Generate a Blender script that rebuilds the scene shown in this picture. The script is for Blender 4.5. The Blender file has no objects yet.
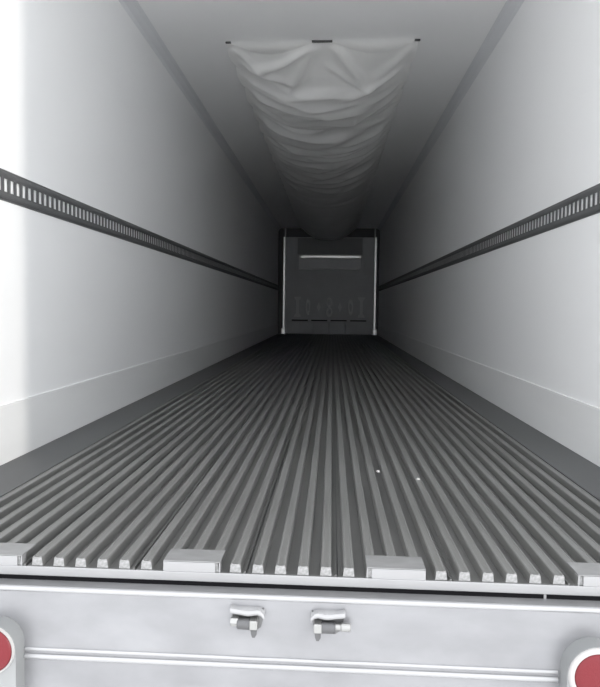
import bpy, bmesh, math, random
from mathutils import Vector, Matrix, noise

# ------------------------------------------------------------------ camera
SC = bpy.context.scene
COL = SC.collection
cam_data = bpy.data.cameras.new('camera')
cam = bpy.data.objects.new('camera', cam_data)
COL.objects.link(cam)
cam_data.sensor_fit = 'HORIZONTAL'
cam_data.sensor_width = 36.0
cam_data.lens = 711.0 / 600.0 * 36.0
cam_data.shift_x = 16.0 / 600.0
cam_data.clip_start = 0.05
cam_data.clip_end = 500
RIGHT = Vector((0.99767028, 0.0672738, 0.01132509))
DOWN = Vector((0.01469125, -0.04975458, -0.99865342))
FWD = Vector((-0.06661974, 0.99649321, -0.05062701))
m = Matrix.Identity(4)
for i in range(3):
    m[i][0] = RIGHT[i]
    m[i][1] = -DOWN[i]
    m[i][2] = -FWD[i]
m.translation = Vector((0.1017, -1.726, 0.6607))
cam.matrix_world = m
SC.camera = cam

# ------------------------------------------------------------------ light
SC.view_settings.view_transform = 'Standard'
SC.view_settings.look = 'None'
SC.view_settings.gamma = 1.0
SC.view_settings.use_curve_mapping = False
SC.view_settings.exposure = 1.07

SC.cycles.max_bounces = 16
SC.cycles.diffuse_bounces = 10

world = bpy.data.worlds.new('sky')
SC.world = world
world.use_nodes = True
bg = world.node_tree.nodes['Background']
bg.inputs['Color'].default_value = (0.95, 0.97, 1.0, 1)
bg.inputs['Strength'].default_value = 1.6

sun_data = bpy.data.lights.new('sun', 'SUN')
sun_data.energy = 0.62
sun_data.angle = math.radians(2.5)
sun_data.color = (1.0, 0.95, 0.88)
sun = bpy.data.objects.new('sun', sun_data)
COL.objects.link(sun)
sd = Vector((-2.45, 1.36, -0.25)).normalized()       # low morning sun from behind on the right
sun.rotation_euler = sd.to_track_quat('-Z', 'Y').to_euler()


# ------------------------------------------------------------------ materials
def mat(name, color, rough=0.5, metal=0.0, spec=0.5, var=0.0, vscale=(4, 4, 4), bump=0.0, bscale=60.0, dirt=None):
    mt = bpy.data.materials.new(name)
    mt.use_nodes = True
    nt = mt.node_tree
    b = nt.nodes['Principled BSDF']
    b.inputs['Base Color'].default_value = (*color, 1)
    b.inputs['Roughness'].default_value = rough
    b.inputs['Metallic'].default_value = metal
    b.inputs['Specular IOR Level'].default_value = spec
    tc = nt.nodes.new('ShaderNodeTexCoord')
    if var > 0:
        mp = nt.nodes.new('ShaderNodeMapping')
        mp.inputs['Scale'].default_value = vscale
        nt.links.new(tc.outputs['Object'], mp.inputs['Vector'])
        nz = nt.nodes.new('ShaderNodeTexNoise')
        nz.inputs['Scale'].default_value = 1.0
        nz.inputs['Detail'].default_value = 5
        nt.links.new(mp.outputs['Vector'], nz.inputs['Vector'])
        rmp = nt.nodes.new('ShaderNodeValToRGB')
        rmp.color_ramp.elements[0].position = 0.3
        rmp.color_ramp.elements[1].position = 0.7
        lo = dirt if dirt else tuple(c * (1 - var) for c in color)
        hi = tuple(min(1, c * (1 + var)) for c in color)
        rmp.color_ramp.elements[0].color = (*lo, 1)
        rmp.color_ramp.elements[1].color = (*hi, 1)
        nt.links.new(nz.outputs['Fac'], rmp.inputs['Fac'])
        nt.links.new(rmp.outputs['Color'], b.inputs['Base Color'])
        mr = nt.nodes.new('ShaderNodeMapRange')
        mr.inputs['To Min'].default_value = max(0.05, rough - 0.07)
        mr.inputs['To Max'].default_value = min(1, rough + 0.07)
        nt.links.new(nz.outputs['Fac'], mr.inputs['Value'])
        nt.links.new(mr.outputs['Result'], b.inputs['Roughness'])
    if bump > 0:
        n2 = nt.nodes.new('ShaderNodeTexNoise')
        n2.inputs['Scale'].default_value = bscale
        n2.inputs['Detail'].default_value = 3
        nt.links.new(tc.outputs['Object'], n2.inputs['Vector'])
        bp = nt.nodes.new('ShaderNodeBump')
        bp.inputs['Strength'].default_value = bump
        bp.inputs['Distance'].default_value = 0.004
        nt.links.new(n2.outputs['Fac'], bp.inputs['Height'])
        nt.links.new(bp.outputs['Normal'], b.inputs['Normal'])
    return mt


M_WALL = mat('white_liner', (0.825, 0.83, 0.835), 0.5, var=0.02, vscale=(0.7, 0.5, 0.7), bump=0.05, bscale=30)
M_CEIL = mat('white_ceiling_liner', (0.91, 0.91, 0.91), 0.5, var=0.02, vscale=(0.7, 0.5, 0.7))
M_SCUFF = mat('scuff_liner', (0.74, 0.745, 0.745), 0.5, var=0.03, vscale=(2, 0.8, 5))
M_LIP = mat('scuff_lip', (0.77, 0.775, 0.775), 0.45)
M_COVE = mat('cove_trim', (0.7, 0.71, 0.73), 0.5)
M_FLOOR = mat('aluminium_floor', (0.145, 0.145, 0.142), 0.5, metal=0.55, var=0.14, vscale=(40, 1.2, 40), bump=0.06, bscale=120)
M_RIDGE = mat('aluminium_ridge', (0.22, 0.22, 0.214), 0.5, metal=0.55, var=0.14, vscale=(50, 1.5, 50), bump=0.06, bscale=120)
M_GUTTER = mat('aluminium_gutter', (0.115, 0.117, 0.12), 0.5, metal=0.55, var=0.15, vscale=(9, 1.2, 9))
M_RAIL = mat('dark_steel_rail', (0.125, 0.127, 0.13), 0.5, metal=0.3, var=0.1, vscale=(8, 8, 8))
M_SILL = mat('sill_aluminium', (0.285, 0.285, 0.29), 0.45, metal=0.35, var=0.05, vscale=(10, 30, 30))
M_COVER = mat('cover_top_aluminium', (0.25, 0.25, 0.25), 0.5, metal=0.4, var=0.1, vscale=(20, 60, 20))
M_END = mat('sawn_aluminium', (0.26, 0.26, 0.26), 0.5, metal=0.3, var=0.25, vscale=(150, 150, 150))
M_FACE = mat('brushed_aluminium', (0.232, 0.233, 0.243), 0.38, metal=0.5, var=0.13, vscale=(5, 5, 9), bump=0.04, bscale=40)
M_BEAD = mat('bead_aluminium', (0.32, 0.32, 0.328), 0.3, metal=0.5)
M_LEDGE = mat('ledge_aluminium', (0.2, 0.201, 0.205), 0.5, metal=0.4, var=0.1, vscale=(12, 20, 20))
M_DARK = mat('gap_shade_black', (0.008, 0.008, 0.009), 0.9, spec=0.05)  # black that paints the shade inside the sill gap and bulkhead slits
M_GALV = mat('bracket_steel', (0.135, 0.135, 0.137), 0.38, metal=0.6, var=0.12, vscale=(60, 60, 60))
M_BOLT = mat('bolt_steel', (0.29, 0.29, 0.285), 0.3, metal=0.7)
M_PIN = mat('worn_pin_steel', (0.1, 0.1, 0.103), 0.45, metal=0.6)
M_HOUSE = mat('lamp_housing', (0.23, 0.236, 0.238), 0.5, metal=0.3, var=0.04, vscale=(15, 15, 15))
M_BEZEL = mat('lamp_bezel', (0.33, 0.32, 0.315), 0.45)
M_FABRIC = mat('chute_fabric', (0.97, 0.97, 0.965), 0.32, spec=0.7, var=0.02, vscale=(2, 2, 2))
M_CLIP = mat('dark_clip', (0.07, 0.07, 0.072), 0.5)
M_BULK = mat('grey_bulkhead', (0.54, 0.55, 0.56), 0.5, var=0.05, vscale=(3, 3, 3))
M_BULK2 = mat('bulkhead_recess_shade', (0.3, 0.305, 0.31), 0.6)  # bulkhead grey darkened, recess shade put into the colour
M_FRONT = mat('dark_front_wall', (0.12, 0.12, 0.125), 0.6)
M_EMB = mat('bulkhead_relief', (0.70, 0.71, 0.71), 0.45)
M_POST = mat('bright_post', (0.86, 0.85, 0.83), 0.36, metal=1.0)
M_FRAME = mat('door_frame_white', (0.75, 0.75, 0.76), 0.45, metal=0.2)
M_GROUND = mat('concrete_yard', (0.86, 0.855, 0.84), 0.9, var=0.15, vscale=(0.8, 0.8, 0.8))
M_SCRAP = mat('pale_scrap', (0.5, 0.49, 0.48), 0.7)

_nt = M_FABRIC.node_tree
_out = [n for n in _nt.nodes if n.type == 'OUTPUT_MATERIAL'][0]
_tr = _nt.nodes.new('ShaderNodeBsdfTranslucent')
_tr.inputs['Color'].default_value = (0.95, 0.94, 0.92, 1)
_mx = _nt.nodes.new('ShaderNodeMixShader')
_mx.inputs['Fac'].default_value = 0.33
_nt.links.new(_nt.nodes['Principled BSDF'].outputs['BSDF'], _mx.inputs[1])
_nt.links.new(_tr.outputs['BSDF'], _mx.inputs[2])
_nt.links.new(_mx.outputs['Shader'], _out.inputs['Surface'])

M_LENS = bpy.data.materials.new('red_lens')
M_LENS.use_nodes = True
_b = M_LENS.node_tree.nodes['Principled BSDF']
_b.inputs['Base Color'].default_value = (0.13, 0.011, 0.016, 1)
_b.inputs['Roughness'].default_value = 0.4
_b.inputs['Specular IOR Level'].default_value = 0.3
_tc = M_LENS.node_tree.nodes.new('ShaderNodeTexCoord')
_vo = M_LENS.node_tree.nodes.new('ShaderNodeTexVoronoi')
_vo.inputs['Scale'].default_value = 190
_bp = M_LENS.node_tree.nodes.new('ShaderNodeBump')
_bp.inputs['Strength'].default_value = 0.25
_bp.inputs['Distance'].default_value = 0.002
M_LENS.node_tree.links.new(_tc.outputs['Object'], _vo.inputs['Vector'])
M_LENS.node_tree.links.new(_vo.outputs['Distance'], _bp.inputs['Height'])
M_LENS.node_tree.links.new(_bp.outputs['Normal'], _b.inputs['Normal'])


# ------------------------------------------------------------------ helpers
def obj(name, bm, material, parent=None, smooth=False):
    bmesh.ops.recalc_face_normals(bm, faces=bm.faces)
    me = bpy.data.meshes.new(name)
    bm.to_mesh(me)
    bm.free()
    me.materials.append(material)
    if smooth:
        for p in me.polygons:
            p.use_smooth = True
    o = bpy.data.objects.new(name, me)
    COL.objects.link(o)
    if parent:
        o.parent = parent
    return o


def smooth_angle(o, deg=35):
    me = o.data
    for p in me.polygons:
        p.use_smooth = True
    bm = bmesh.new()
    bm.from_mesh(me)
    for e in bm.edges:
        if len(e.link_faces) == 2:
            e.smooth = e.calc_face_angle(0) < math.radians(deg)
    bm.to_mesh(me)
    bm.free()
    return o


def copy_obj(src, parent, loc=None):
    c = src.copy()
    COL.objects.link(c)
    c.parent = parent
    if loc is not None:
        c.location = loc
    return c


def thing(name, label, cat, loc=(0, 0, 0), group=None):
    o = bpy.data.objects.new(name, None)
    o.empty_display_size = 0.1
    COL.objects.link(o)
    o.location = loc
    o['label'] = label
    o['category'] = cat
    if group:
        o['group'] = group
    return o


def struct(name, bm, material, label, cat, parent=None):
    o = obj(name, bm, material, parent)
    o['kind'] = 'structure'
    o['label'] = label
    o['category'] = cat
    return o


def box(bm, x0, x1, y0, y1, z0, z1, bevel=0.0, seg=2):
    vs = [bm.verts.new((x, y, z)) for x in (x0, x1) for y in (y0, y1) for z in (z0, z1)]
    q = [(0, 1, 3, 2), (4, 6, 7, 5), (0, 4, 5, 1), (2, 3, 7, 6), (0, 2, 6, 4), (1, 5, 7, 3)]
    fs = [bm.faces.new([vs[i] for i in f]) for f in q]
    if bevel > 0:
        es = list({e for f in fs for e in f.edges})
        bmesh.ops.bevel(bm, geom=es, offset=bevel, segments=seg, affect='EDGES', profile=0.5)
    return vs


def B(*a, **k):
    bm = bmesh.new()
    box(bm, *a, **k)
    return bm


def prism(bm, pts, axis, a0, a1):
    """closed outline extruded along an axis; pts are the two other coordinates in order"""
    def P(u, v, w):
        if axis == 'x':
            return (w, u, v)
        if axis == 'y':
            return (u, w, v)
        return (u, v, w)
    A = [bm.verts.new(P(u, v, a0)) for u, v in pts]
    Z = [bm.verts.new(P(u, v, a1)) for u, v in pts]
    n = len(pts)
    bm.faces.new(A)
    bm.faces.new(Z[::-1])
    for i in range(n):
        j = (i + 1) % n
        bm.faces.new((A[i], Z[i], Z[j], A[j]))
    return A, Z


def lathe(bm, prof, n=32, axis='y', c=(0, 0, 0), cap0=True, cap1=True):
    """prof: list of (radius, along)"""
    rings = []
    for r, h in prof:
        ring = []
        for k in range(n):
            a = 2 * math.pi * k / n
            u, v = r * math.cos(a), r * math.sin(a)
            if axis == 'y':
                p = (c[0] + u, c[1] + h, c[2] + v)
            elif axis == 'x':
                p = (c[0] + h, c[1] + u, c[2] + v)
            else:
                p = (c[0] + u, c[1] + v, c[2] + h)
            ring.append(bm.verts.new(p))
        rings.append(ring)
    for a, b in zip(rings, rings[1:]):
        for k in range(n):
            j = (k + 1) % n
            bm.faces.new((a[k], a[j], b[j], b[k]))
    if cap0:
        bm.faces.new(rings[0][::-1])
    if cap1:
        bm.faces.new(rings[-1])


W = 1.25          # half the inner width
H = 2.624         # inner height
L = 16.0          # inner length

# ------------------------------------------------------------------ structure
struct('ground', B(-40, 40, -40, 40, -1.40, -1.30), M_GROUND,
       'grey concrete yard below the trailer', 'ground')

for side, s in (('left', -1), ('right', 1)):
    x0, x1 = sorted((s * W, s * (W + 0.07)))
    struct('wall_' + side, B(x0, x1, 0, L, -0.12, H + 0.07), M_WALL,
           f'smooth white {side} side wall of the cargo space', 'wall')
    bm = bmesh.new()
    x0, x1 = sorted((s * W, s * (W - 0.006)))
    box(bm, x0, x1, 0.0, L, 0.0, 0.237)
    bb = struct('baseboard_' + side, bm, M_SCUFF,
                f'pale grey scuff liner along the foot of the {side} wall', 'baseboard')
    x0, x1 = sorted((s * W, s * (W - 0.0075)))
    obj('liner_lip', B(x0, x1, 0.0, L, 0.235, 0.245), M_LIP, bb)['label'] = 'thin lighter top edge of the scuff liner'
    # cove between wall and ceiling
    bm = bmesh.new()
    pts = [(s * W, H), (s * W, H - 0.07), (s * (W - 0.012), H - 0.045), (s * (W - 0.045), H - 0.012), (s * (W - 0.07), H)]
    prism(bm, pts, 'y', 0.0, L)
    struct('trim_1' if s < 0 else 'trim_2', bm, M_COVE,
           f'grey cove trim where the ceiling meets the {side} wall', 'trim')

struct('ceiling', B(-W - 0.07, W + 0.07, 0, L, H, H + 0.08), M_CEIL, 'plain white ceiling of the cargo space', 'ceiling')
struct('wall_front', B(-W - 0.07, W + 0.07, L, L + 0.08, -0.12, H + 0.08), M_FRONT,
       'dark front end wall behind the bulkhead', 'wall')
# rear door frame
struct('trim_3', B(-W - 0.13, -W, -0.06, 0.0, -0.42, H + 0.15), M_FRAME, 'left post of the rear door frame', 'trim')
struct('trim_4', B(W, W + 0.13, -0.06, 0.0, -0.42, H + 0.15), M_FRAME, 'right post of the rear door frame', 'trim')
struct('trim_5', B(-W, W, -0.06, 0.0, H, H + 0.15), M_FRAME, 'header over the rear door opening', 'trim')

# ------------------------------------------------------------------ floor
floor = struct('floor', B(-W, W, 0.0, L, -0.12, -0.004), M_GUTTER,
               'ribbed grey aluminium floor running the length of the trailer', 'floor')
PITCH = 0.0562
XO = 0.012
RH = 0.0235


def ridge_mesh():
    bm = bmesh.new()
    pts = [(-0.0145, 0.0), (-0.0125, 0.019), (-0.0118, 0.0225), (-0.0095, RH), (-0.0075, RH), (-0.006, RH - 0.0012),
           (0.006, RH - 0.0012), (0.0075, RH), (0.0095, RH), (0.0118, 0.0225), (0.0125, 0.019), (0.0145, 0.0)]
    A, Z = prism(bm, pts, 'y', 0.0, L - 0.25)
    # cut end of the extrusion: a shallow hollow
    f = next(f for f in bm.faces if all(v in A for v in f.verts))
    bmesh.ops.inset_region(bm, faces=[f], thickness=0.003)
    bmesh.ops.translate(bm, verts=f.verts, vec=(0, 0.0012, 0))
    bm.normal_update()
    for g in bm.faces:
        if g.calc_center_median().y < 0.002:
            g.material_index = 1
    return bm


ridge0 = None
seams = [-18, -12, -7, -2, 2, 7, 12, 18]
for a, b in zip(seams, seams[1:]):
    xa = XO + a * PITCH
    xb = XO + b * PITCH
    bm = bmesh.new()
    ga = 0.0015
    box(bm, xa + ga, xb - ga, 0.0, L - 0.25, -0.004, 0.0)
    # standing joint lip on one edge of every extrusion
    box(bm, xb - 0.007, xb - ga, 0.0, L - 0.25, 0.0, 0.004)
    plank = obj('floor_plank', bm, M_FLOOR, floor)
    for k in range(a, b):
        x = XO + (k + 0.5) * PITCH
        if ridge0 is None:
            ridge0 = obj('ridge', ridge_mesh(), M_RIDGE, plank)
            ridge0.data.materials.append(M_END)      # bright sawn end
            ridge0.location = (x, 0, 0)
        else:
            copy_obj(ridge0, plank, (x, 0, 0))
for xw, xr in ((-W + 0.006, XO - 18 * PITCH + 0.002), (W - 0.006, XO + 18 * PITCH - 0.002)):
    # falls towards the wall from a raised inner edge, a dark gap left beside the last ridge
    bm = bmesh.new()
    prism(bm, [(xw, -0.004), (xw, 0.0005), (xr, 0.017), (xr, -0.004)], 'y', 0.0, L - 0.05)
    obj('gutter_plank', bm, M_GUTTER, floor)['label'] = 'flat dark gutter strip beside the wall'

# ------------------------------------------------------------------ rear sill
sill = thing('rear_sill', 'brushed aluminium rear sill beam with a double raised rib below the floor edge', 'sill', (0, 0, -0.42))
sill_z = 0.42


def sobj(name, bm, mt):
    o = obj(name, bm, mt, sill)
    o.location = (0, 0, sill_z)
    return o


XS = W + 0.13
sobj('edge_strip', B(-XS, XS, -0.006, 0.0, -0.0235, -0.0005, bevel=0.0015, seg=1), M_SILL)['label'] = 'bright edge strip along the floor end'
sobj('gap_shade', B(-XS, XS, -0.002, 0.02, -0.040, -0.0235), M_DARK)['label'] = 'black strip for the shade in the gap under the edge strip'  # no real part: black strip painting the shade of the open gap
bm = bmesh.new()
prism(bm, [(0.03, -0.037), (-0.036, -0.037), (-0.043, -0.038), (-0.0475, -0.039), (-0.05, -0.045), (-0.05, -0.42), (0.03, -0.42)], 'x', -XS, XS)
face = sobj('face_panel', bm, M_FACE)
sobj('ledge', B(-XS, XS, -0.0405, 0.0, -0.037, -0.0352), M_LEDGE)['label'] = 'dull narrow ledge above the face'
# bright rolled nosing along the top of the face
bm = bmesh.new()
pts = []
for k in range(9):
    a = math.radians(90 + k * 180 / 8)
    pts.append((-0.044 + 0.0085 * math.cos(a) - 0.0015, -0.0405 + 0.0075 * math.sin(a)))
prism(bm, pts, 'x', -XS, XS)
smooth_angle(sobj('nosing', bm, M_BEAD), 40)
for zc, r in ((-0.191, 0.0042), (-0.2088, 0.006)):
    bm = bmesh.new()
    pts = [(-0.05 - 1.1 * r * math.sin(math.radians(t)), zc + r * 1.2 * math.cos(math.radians(t))) for t in range(0, 181, 20)]
    prism(bm, pts, 'x', -0.645, 0.645)
    smooth_angle(sobj('rib', bm, M_BEAD), 40)
for x in (0.625,):
    sobj('weld_tick', B(x - 0.003, x + 0.003, -0.004, 0.004, -0.036, -0.0235), M_SILL)

# cover blocks over groups of three ridges
cover_parts = None
for c in (-13.5, -4.5, 4.5, 13.5):
    x = XO + c * PITCH + 0.003
    hw = 1.27 * PITCH
    if cover_parts is None:
        top = RH + 0.0035
        bm = bmesh.new()
        prism(bm, [(-0.0025, RH + 0.0005), (0.085, RH + 0.0005), (0.085, top - 0.001), (0.083, top), (-0.0025, top), (-0.004, top - 0.0012)],
              'x', -hw, hw)
        cb = sobj('cover_block', bm, M_COVER)
        cb['label'] = 'bent plate covering three ridge ends'
        cb.location = (x, 0, sill_z)
        g1 = obj('front_plate', B(-hw, hw - 0.012, -0.004, 0.0, 0.0, RH + 0.0005), M_SILL, cb)
        g2 = obj('end_plate', B(hw - 0.003, hw, -0.003, 0.022, 0.0, RH + 0.0005), M_SILL, cb)
        cover_parts = (cb, g1, g2)
    else:
        cb = copy_obj(cover_parts[0], sill, (x, 0, sill_z))
        if c > 0:
            cb.scale.x = -1
        for g in cover_parts[1:]:
            copy_obj(g, cb)

# ------------------------------------------------------------------ wall rails with slots
def slotted_plate(y0, y1, pitch, z0, z1, s0, s1, slot, t):
    """one plate in the y-z plane, thickness t along x, with a row of upright slots"""
    bm = bmesh.new()
    n = int((y1 - y0) / pitch)
    ys = []
    for k in range(n):
        a = y0 + k * pitch
        ys.append((a + (pitch - slot) / 2, a + (pitch + slot) / 2))
    cols = [y0]
    for a, b in ys:
        cols += [a, b]
    cols.append(y1)
    zs = [z0, s0, s1, z1]
    V = {}
    for xi, x in enumerate((0.0, t)):
        for i, y in enumerate(cols):
            for j, z in enumerate(zs):
                V[xi, i, j] = bm.verts.new((x, y, z))
    for i in range(len(cols) - 1):
        hole = i % 2 == 1
        for j in range(3):
            if hole and j == 1:
                bm.faces.new((V[0, i, 1], V[0, i + 1, 1], V[1, i + 1, 1], V[1, i, 1]))
                bm.faces.new((V[0, i, 2], V[0, i + 1, 2], V[1, i + 1, 2], V[1, i, 2]))
                bm.faces.new((V[0, i, 1], V[0, i, 2], V[1, i, 2], V[1, i, 1]))
                bm.faces.new((V[0, i + 1, 1], V[0, i + 1, 2], V[1, i + 1, 2], V[1, i + 1, 1]))
                continue
            for xi in (0, 1):
                bm.faces.new((V[xi, i, j], V[xi, i + 1, j], V[xi, i + 1, j + 1], V[xi, i, j + 1]))
    return bm


RZ0, RZ1 = 1.085, 1.212
for side, s in (('left', -1), ('right', 1)):
    r = thing('slotted_rail', f'long dark slotted cargo rail fixed along the {side} wall', 'cargo rail', (s * W, 0, 1.148), None)
    zc = 1.148
    pl = obj('slotted_plate', slotted_plate(0.02, L - 0.12, 0.0577, RZ0 - zc + 0.03, RZ1 - zc - 0.03, -0.025, 0.028, 0.033, 0.0015), M_RAIL, r)
    pl.location = (0.005 if s < 0 else -0.0065, 0, 0)
    for nm, za, zb in (('top_flange', RZ1 - zc - 0.032, RZ1 - zc), ('bottom_flange', RZ0 - zc + 0.032, RZ0 - zc)):
        bm = bmesh.new()
        d = 1 if zb > za else -1
        th = 0.003
        pts = [(0.0, zb), (0.0, zb - d * 0.010), (0.003, zb - d * 0.016), (0.0048, za), (0.0072, za), (0.0085, zb - d * 0.024), (0.0085, zb - d * 0.017), (0.006, zb - d * 0.010), (0.0025, zb - d * 0.007), (0.0025, zb)]
        pts = [(-s * u, v) for u, v in pts]
        prism(bm, pts, 'y', 0.02, L - 0.12)
        obj(nm, bm, M_RAIL, r)

# ------------------------------------------------------------------ latch brackets on the sill face
def bracket(label, loc, mir, rod):
    r = thing('latch_bracket', label, 'bracket', loc)
    q = lambda a, b: tuple(sorted((mir * a, mir * b)))
    bm = bmesh.new()
    pts = [(-0.039, 0.0), (0.039, 0.0), (0.038, -0.022), (0.032, -0.046), (0.020, -0.054), (-0.018, -0.054), (-0.030, -0.046), (-0.037, -0.022)]
    prism(bm, [(mir * x, z) for x, z in pts], 'y', -0.0045, 0.0)
    obj('mounting_plate', bm, M_GALV, r)
    # turned-out top flange, one corner bent down
    bm = bmesh.new()
    n = 10
    rows = []
    for i in range(n + 1):
        u = i / n
        x = -0.041 + 0.082 * u
        drop = 0.012 * max(0, (u - 0.82) / 0.18) ** 1.5
        lift = 0.004 * max(0, (0.15 - u) / 0.15)
        row = []
        for y, zz in ((0.0, 0.003), (-0.010, 0.002), (-0.018, -0.001), (-0.020, -0.008)):
            wob = 0.002 * math.sin(u * 9) * (y / -0.020)
            row.append((mir * x, y, zz - drop * (0.4 + 0.6 * y / -0.020) + lift + wob))
        rows.append(row)
    tv = [[bm.verts.new(p) for p in row] for row in rows]
    bv = [[bm.verts.new((p[0], p[1] + 0.001, p[2] - 0.004)) for p in row] for row in rows]
    for i in range(n):
        for j in range(3):
            bm.faces.new((tv[i][j], tv[i + 1][j], tv[i + 1][j + 1], tv[i][j + 1]))
            bm.faces.new((bv[i][j], bv[i + 1][j], bv[i + 1][j + 1], bv[i][j + 1]))
        bm.faces.new((tv[i][0], tv[i + 1][0], bv[i + 1][0], bv[i][0]))
        bm.faces.new((tv[i][3], tv[i + 1][3], bv[i + 1][3], bv[i][3]))
    for i in (0, n):
        for j in range(3):
            bm.faces.new((tv[i][j], tv[i][j + 1], bv[i][j + 1], bv[i][j]))
    obj('top_flange', bm, M_SILL, r)
    # pin through the bracket
    bm = bmesh.new()
    lathe(bm, [(0.011, -0.024), (0.013, -0.022), (0.013, 0.016), (0.011, 0.018)], 16, 'x', (0, -0.0185, -0.033))
    smooth_angle(obj('pin', bm, M_PIN, r))
    bm = bmesh.new()
    e = -0.036 if not rod else -0.0
    # bolt head or hollow rod end on one side
    if rod:
        lathe(bm, [(0.0075, 0.016), (0.0075, 0.030), (0.010, 0.032), (0.010, 0.052), (0.008, 0.054), (0.004, 0.054), (0.004, 0.040)], 16, 'x', (0, -0.019, -0.030))
        obj('rod_end', bm, M_BOLT, r)
    else:
        lathe(bm, [(0.010, -0.010), (0.0112, -0.008), (0.0112, 0.008), (0.007, 0.011)], 6, 'x', (-0.030, -0.017, -0.029))
        obj('bolt_head', bm, M_BOLT, r)
    # hanging tab
    tx = -0.024 if rod else 0.016
    bm = bmesh.new()
    box(bm, tx - 0.0095, tx + 0.0095, -0.034, -0.006, -0.042, -0.020, bevel=0.002, seg=1)
    obj('clevis', bm, M_BOLT, r)
    bm = bmesh.new()
    pts = [(tx - 0.008, -0.038), (tx + 0.008, -0.038), (tx + 0.0075, -0.056), (tx + 0.003, -0.064), (tx - 0.003, -0.064), (tx - 0.006, -0.056)]
    prism(bm, pts, 'y', -0.024, -0.016)
    obj('tab', bm, M_PIN, r)
    return r


bracket('left metal latch bracket with a bolt head on the sill face', (-0.090, -0.05, -0.064), 1, False)
bracket('right metal latch bracket with a hollow rod end on the sill face', (0.103, -0.05, -0.0655), -1, True)

# ------------------------------------------------------------------ tail lamps
def lamp(label, x, R, k):
    r = thing('tail_lamp', label, 'tail lamp', (x, -0.05, -0.172))
    bm = bmesh.new()
    pts = [(R * math.cos(math.radians(t)), R * math.sin(math.radians(t))) for t in range(0, 181, 12)] + [(-R, -0.235), (R, -0.235)]
    A, Z = prism(bm, pts, 'y', 0.0, -0.05)
    smooth_angle(obj('housing', bm, M_HOUSE, r), 40)
    bm = bmesh.new()
    lathe(bm, [(R - 0.002, -0.05), (R - 0.003, -0.054), ((R + k) / 2, -0.057), (k + 0.0015, -0.056), (k, -0.052)], 40, cap0=False, cap1=False)
    smooth_angle(obj('bezel', bm, M_BEZEL, r), 60)
    bm = bmesh.new()
    lathe(bm, [(k + 0.0015, -0.05), (k, -0.056), (0.050, -0.0585), (0.040, -0.061), (0.025, -0.063), (0.010, -0.0638), (0.002, -0.064)], 40)
    smooth_angle(obj('lens', bm, M_LENS, r), 50)
    return r


lamp('round red tail lamp in the left corner of the rear sill', -0.709, 0.0625, 0.0545)
lamp('round red tail lamp in the right corner of the rear sill', 0.720, 0.069, 0.0535)

# ------------------------------------------------------------------ air chute under the ceiling
chute = thing('air_chute', 'long wrinkled white fabric air chute hanging under the ceiling', 'air duct', (0, 3.62, H))
CW = 0.700
CY0, CY1 = 3.62, 15.55


def sstep(a, b, x):
    t = min(1, max(0, (x - a) / (b - a)))
    return t * t * (3 - 2 * t)


CREASES = [(-0.14, 0.02, -0.80, 0.34, 0.035, 0.055), (0.14, 0.02, 0.45, 0.48, 0.034, 0.05), (-0.08, 0.02, -0.40, 0.62, 0.022, 0.05),
           (-0.95, 0.05, -0.60, 0.42, 0.028, 0.05), (0.96, 0.05, 0.62, 0.45, 0.03, 0.06), (-0.92, 0.30, -0.35, 0.50, 0.022, 0.045),
           (0.93, 0.42, 0.30, 0.70, 0.025, 0.05), (0.05, 0.30, 0.60, 0.62, 0.018, 0.04), (-0.5, 0.72, 0.1, 0.60, 0.02, 0.045)]


def chute_drop(u, y):
    """u in -1..1 across, y along in metres from the near edge"""
    au = abs(u)
    # near edge: held at both corners and by a bar in the middle, swags between
    t = max(0.0, (au - 0.12) / 0.88)
    swag = 0.085 * max(0, math.sin(math.pi * t)) ** 1.2
    belly = (0.21 + 0.009 * y) * (1 - au ** 2.2)
    b = sstep(-0.15, 1.0, y)
    d = swag * (1 - b) + belly * b
    edge = 1 - au ** 6
    # cross folds curved by the sag and finer creases
    n = noise.noise(Vector((u * 0.45, y * 2.1 + 0.35 * u * u, 3.1)))
    n2 = noise.noise(Vector((u * 1.2 + 5, y * 3.6 + 0.6 * u * u, 8.7)))
    n3 = noise.noise(Vector((u * 3.0, y * 7.5, 1.7)))
    fold = 0.055 * (1 - abs(n) * 2.4) + 0.034 * (1 - abs(n2) * 2.4) + 0.010 * n3
    fold *= sstep(0.3, 0.9, y) * (0.45 + 0.55 * edge) * (1.0 - 0.75 * sstep(2.5, 6, y))
    # tension creases running out from the corners and the middle hold
    fan = 0.0
    for (u0, y0, u1, y1, hh, ww) in CREASES:
        ax, ay, bx, by = u0 * CW, y0, u1 * CW, y1
        dx, dy = bx - ax, by - ay
        ll = math.hypot(dx, dy)
        tt = ((u * CW - ax) * dx + (y - ay) * dy) / (ll * ll)
        if -0.2 < tt < 1.3:
            dd = ((u * CW - ax) * dy - (y - ay) * dx) / ll
            fan += hh * math.exp(-(dd / ww) ** 2) * sstep(-0.15, 0.25, tt) * (1 - sstep(0.75, 1.25, tt))
    hang = 0.02 * abs(math.sin(math.pi * y / 0.55)) * (1 - sstep(0.0, 0.12, 1 - au))
    return max(0.002, d + (fold + fan) * min(1, (1 - au) * 6) * sstep(0, 0.12, y + 0.03) + hang + 0.006)


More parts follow.
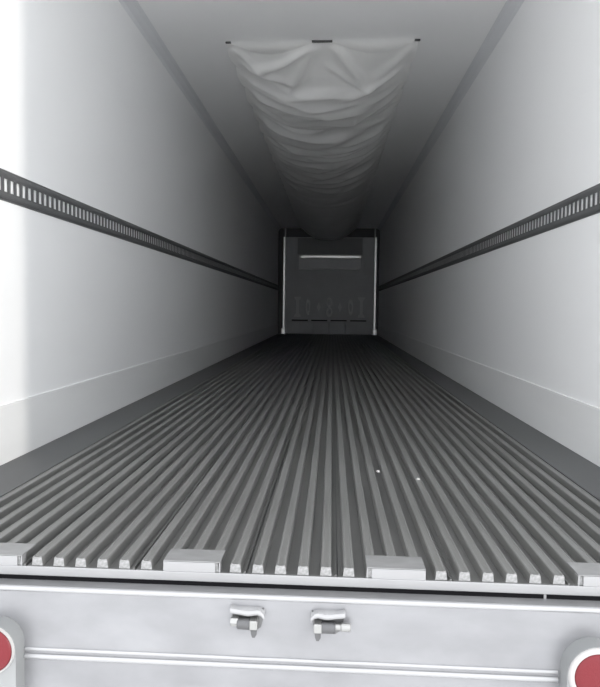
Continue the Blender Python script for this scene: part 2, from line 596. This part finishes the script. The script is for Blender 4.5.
bm = bmesh.new()
NU, NV = 64, 420
ycoord = []
for j in range(NV + 1):
    t = j / NV
    ycoord.append((CY1 - CY0) * (0.35 * t + 0.65 * t * t))
grid = []
for j in range(NV + 1):
    y = ycoord[j]
    row = []
    for i in range(NU + 1):
        u = -1 + 2 * i / NU
        wob = (0.024 if u < 0 else 0.010) * abs(math.sin(math.pi * y / 0.55 + 0.5 * math.sin(y * 2.3))) * (abs(u) ** 5) * max(0.0, 1 - y / 5)
        row.append(bm.verts.new((u * (CW + wob), y, -chute_drop(u, y))))
    grid.append(row)
for j in range(NV):
    for i in range(NU):
        bm.faces.new((grid[j][i], grid[j][i + 1], grid[j + 1][i + 1], grid[j + 1][i]))
sheet = obj('fabric_sheet', bm, M_FABRIC, chute, smooth=True)
for x0, x1 in ((-0.715, -0.675), (-0.075, 0.075), (0.675, 0.715)):
    obj('clip', B(x0, x1, -0.016, 0.006, -0.011, 0.0, bevel=0.002, seg=1), M_CLIP, chute)['label'] = 'dark clip holding the near edge'
for s in (-1, 1):
    bm = B(s * CW - 0.004 + s * 0.010, s * CW + 0.004 + s * 0.010, 0.0, CY1 - CY0, -0.006, 0.0)
    obj('edge_rail', bm, M_CEIL, chute)

# ------------------------------------------------------------------ bulkhead at the far end
bk = thing('bulkhead', 'grey moulded air return bulkhead at the far front end', 'bulkhead', (0.03, L, 0))


def bobj(name, bm, mt, parent=None):
    return obj(name, bm, mt, parent or bk)


bobj('back_panel', B(-1.09, 1.09, -0.05, 0.0, 0.0, 2.40), M_BULK)
for s in (-1, 1):
    x0, x1 = sorted((s * 1.09, s * 1.145))
    bobj('post', B(x0, x1, -0.16, 0.0, 0.0, 2.40, bevel=0.008, seg=1), M_POST)['label'] = 'bright upright post at the edge'
    x0, x1 = sorted((s * 1.09, s * 0.83))
    bobj('side_panel', B(x0, x1, -0.10, -0.05, 1.45, 2.40, bevel=0.01, seg=1), M_BULK)
    x0, x1 = sorted((s * 1.07, s * 1.18))
    bobj('post_foot', B(x0, x1, -0.18, -0.0, 0.0, 0.15, bevel=0.015, seg=1), M_POST)
for s in (-1, 1):
    x0, x1 = sorted((s * 1.09, s * 1.12))
    bobj('upper_post', B(x0, x1, -0.06, 0.0, 2.40, H - 0.004), M_BULK)
bobj('upper_shade_slab', B(-0.80, 0.80, -0.058, -0.05, 1.98, 2.38), M_BULK2)['label'] = 'dark slab for the shade in the opening at the top'  # flat slab, not hollow; its darker grey paints the shade of the recess
# air return hood with a bright lip
bm = bmesh.new()
prism(bm, [(-0.05, 1.95), (-0.12, 1.95), (-0.20, 1.63), (-0.19, 1.60), (-0.05, 1.60)], 'x', -0.76, 0.76)
hood = bobj('return_hood', bm, M_WALL)
obj('hood_lip', B(-0.71, 0.76, -0.20, -0.05, 1.88, 1.95, bevel=0.01, seg=1), M_POST, hood)['label'] = 'bright lip of the hood'
# moulded centre panel with shoulders
bm = bmesh.new()
pts = [(-0.93, 0.33), (0.93, 0.33), (0.93, 1.10), (0.88, 1.22), (0.85, 1.46), (0.80, 1.56), (-0.80, 1.56), (-0.85, 1.46), (-0.88, 1.22), (-0.93, 1.10)]
A, Z = prism(bm, pts, 'y', -0.05, -0.10)
cp = bobj('centre_panel', bm, M_BULK)


def ring(cx, cz, rx, rz, t):
    b = bmesh.new()
    n = 20
    rings = []
    for y, k in ((-0.10, 1.0), (-0.125, 0.92), (-0.125, 0.62), (-0.10, 0.5)):
        rings.append([b.verts.new((cx + rx * k * math.cos(2 * math.pi * i / n), y, cz + rz * k * math.sin(2 * math.pi * i / n))) for i in range(n)])
    for p, q in zip(rings, rings[1:]):
        for i in range(n):
            j = (i + 1) % n
            b.faces.new((p[i], p[j], q[j], q[i]))
    return b


for k in range(7):
    cx = -0.78 + k * 0.262
    if k in (0, 6):
        b = bmesh.new()
        s = 1 if k == 0 else -1
        pts = [(-0.09, 0.43), (0.09, 0.43), (0.07, 0.49), (0.035, 0.52), (0.035, 0.84), (0.07, 0.87), (0.09, 0.93), (-0.09, 0.93), (-0.07, 0.87), (-0.035, 0.84), (-0.035, 0.52), (-0.07, 0.49)]
        prism(b, [(cx + s * x, z) for x, z in pts], 'y', -0.10, -0.125)
        obj('relief', b, M_EMB, cp)
    elif k in (1, 5):
        b = ring(cx, 0.68, 0.06, 0.20, 0.02)
        obj('relief', b, M_EMB, cp)
    elif k in (2, 4):
        b = bmesh.new()
        prism(b, [(cx - 0.05, 0.68), (cx, 0.56), (cx + 0.05, 0.68), (cx, 0.80)], 'y', -0.10, -0.125)
        obj('relief', b, M_EMB, cp)
    else:
        b = ring(cx, 0.79, 0.075, 0.13, 0.02)
        obj('relief', b, M_EMB, cp)
        b = ring(cx, 0.56, 0.075, 0.13, 0.02)
        obj('relief', b, M_EMB, cp)
for k in range(4):
    cx = -0.72 + k * 0.48
    obj('slit', B(cx - 0.20, cx + 0.20, -0.102, -0.09, 0.335, 0.365), M_DARK, cp)
for k, (a, b_) in enumerate(((-1.03, -0.385), (-0.375, -0.005), (0.005, 0.405), (0.415, 1.03))):
    bobj('kick_plate', B(a, b_, -0.13, -0.05, 0.02, 0.315, bevel=0.012, seg=1), M_BULK)

# ------------------------------------------------------------------ small scraps on the floor
def scrap(label, x, y, z, s, seed):
    rnd = random.Random(seed)
    bm = bmesh.new()
    n = 7
    b = [bm.verts.new((s * (0.7 + 0.5 * rnd.random()) * math.cos(2 * math.pi * i / n), s * (0.7 + 0.5 * rnd.random()) * math.sin(2 * math.pi * i / n), 0)) for i in range(n)]
    t = [bm.verts.new((v.co.x * 0.8, v.co.y * 0.8, s * (0.3 + 0.5 * rnd.random()))) for v in b]
    bm.faces.new(b[::-1])
    bm.faces.new(t)
    for i in range(n):
        j = (i + 1) % n
        bm.faces.new((b[i], b[j], t[j], t[i]))
    o = obj('paper_scrap', bm, M_SCRAP)
    o.location = (x, y, z)
    o['label'] = label
    o['category'] = 'scrap'


scrap('larger pale scrap lying on a floor ridge right of centre', 0.292, 1.045, RH - 0.001, 0.008, 1)
scrap('small pale scrap on a floor ridge further right', 0.432, 0.935, RH - 0.001, 0.007, 2)
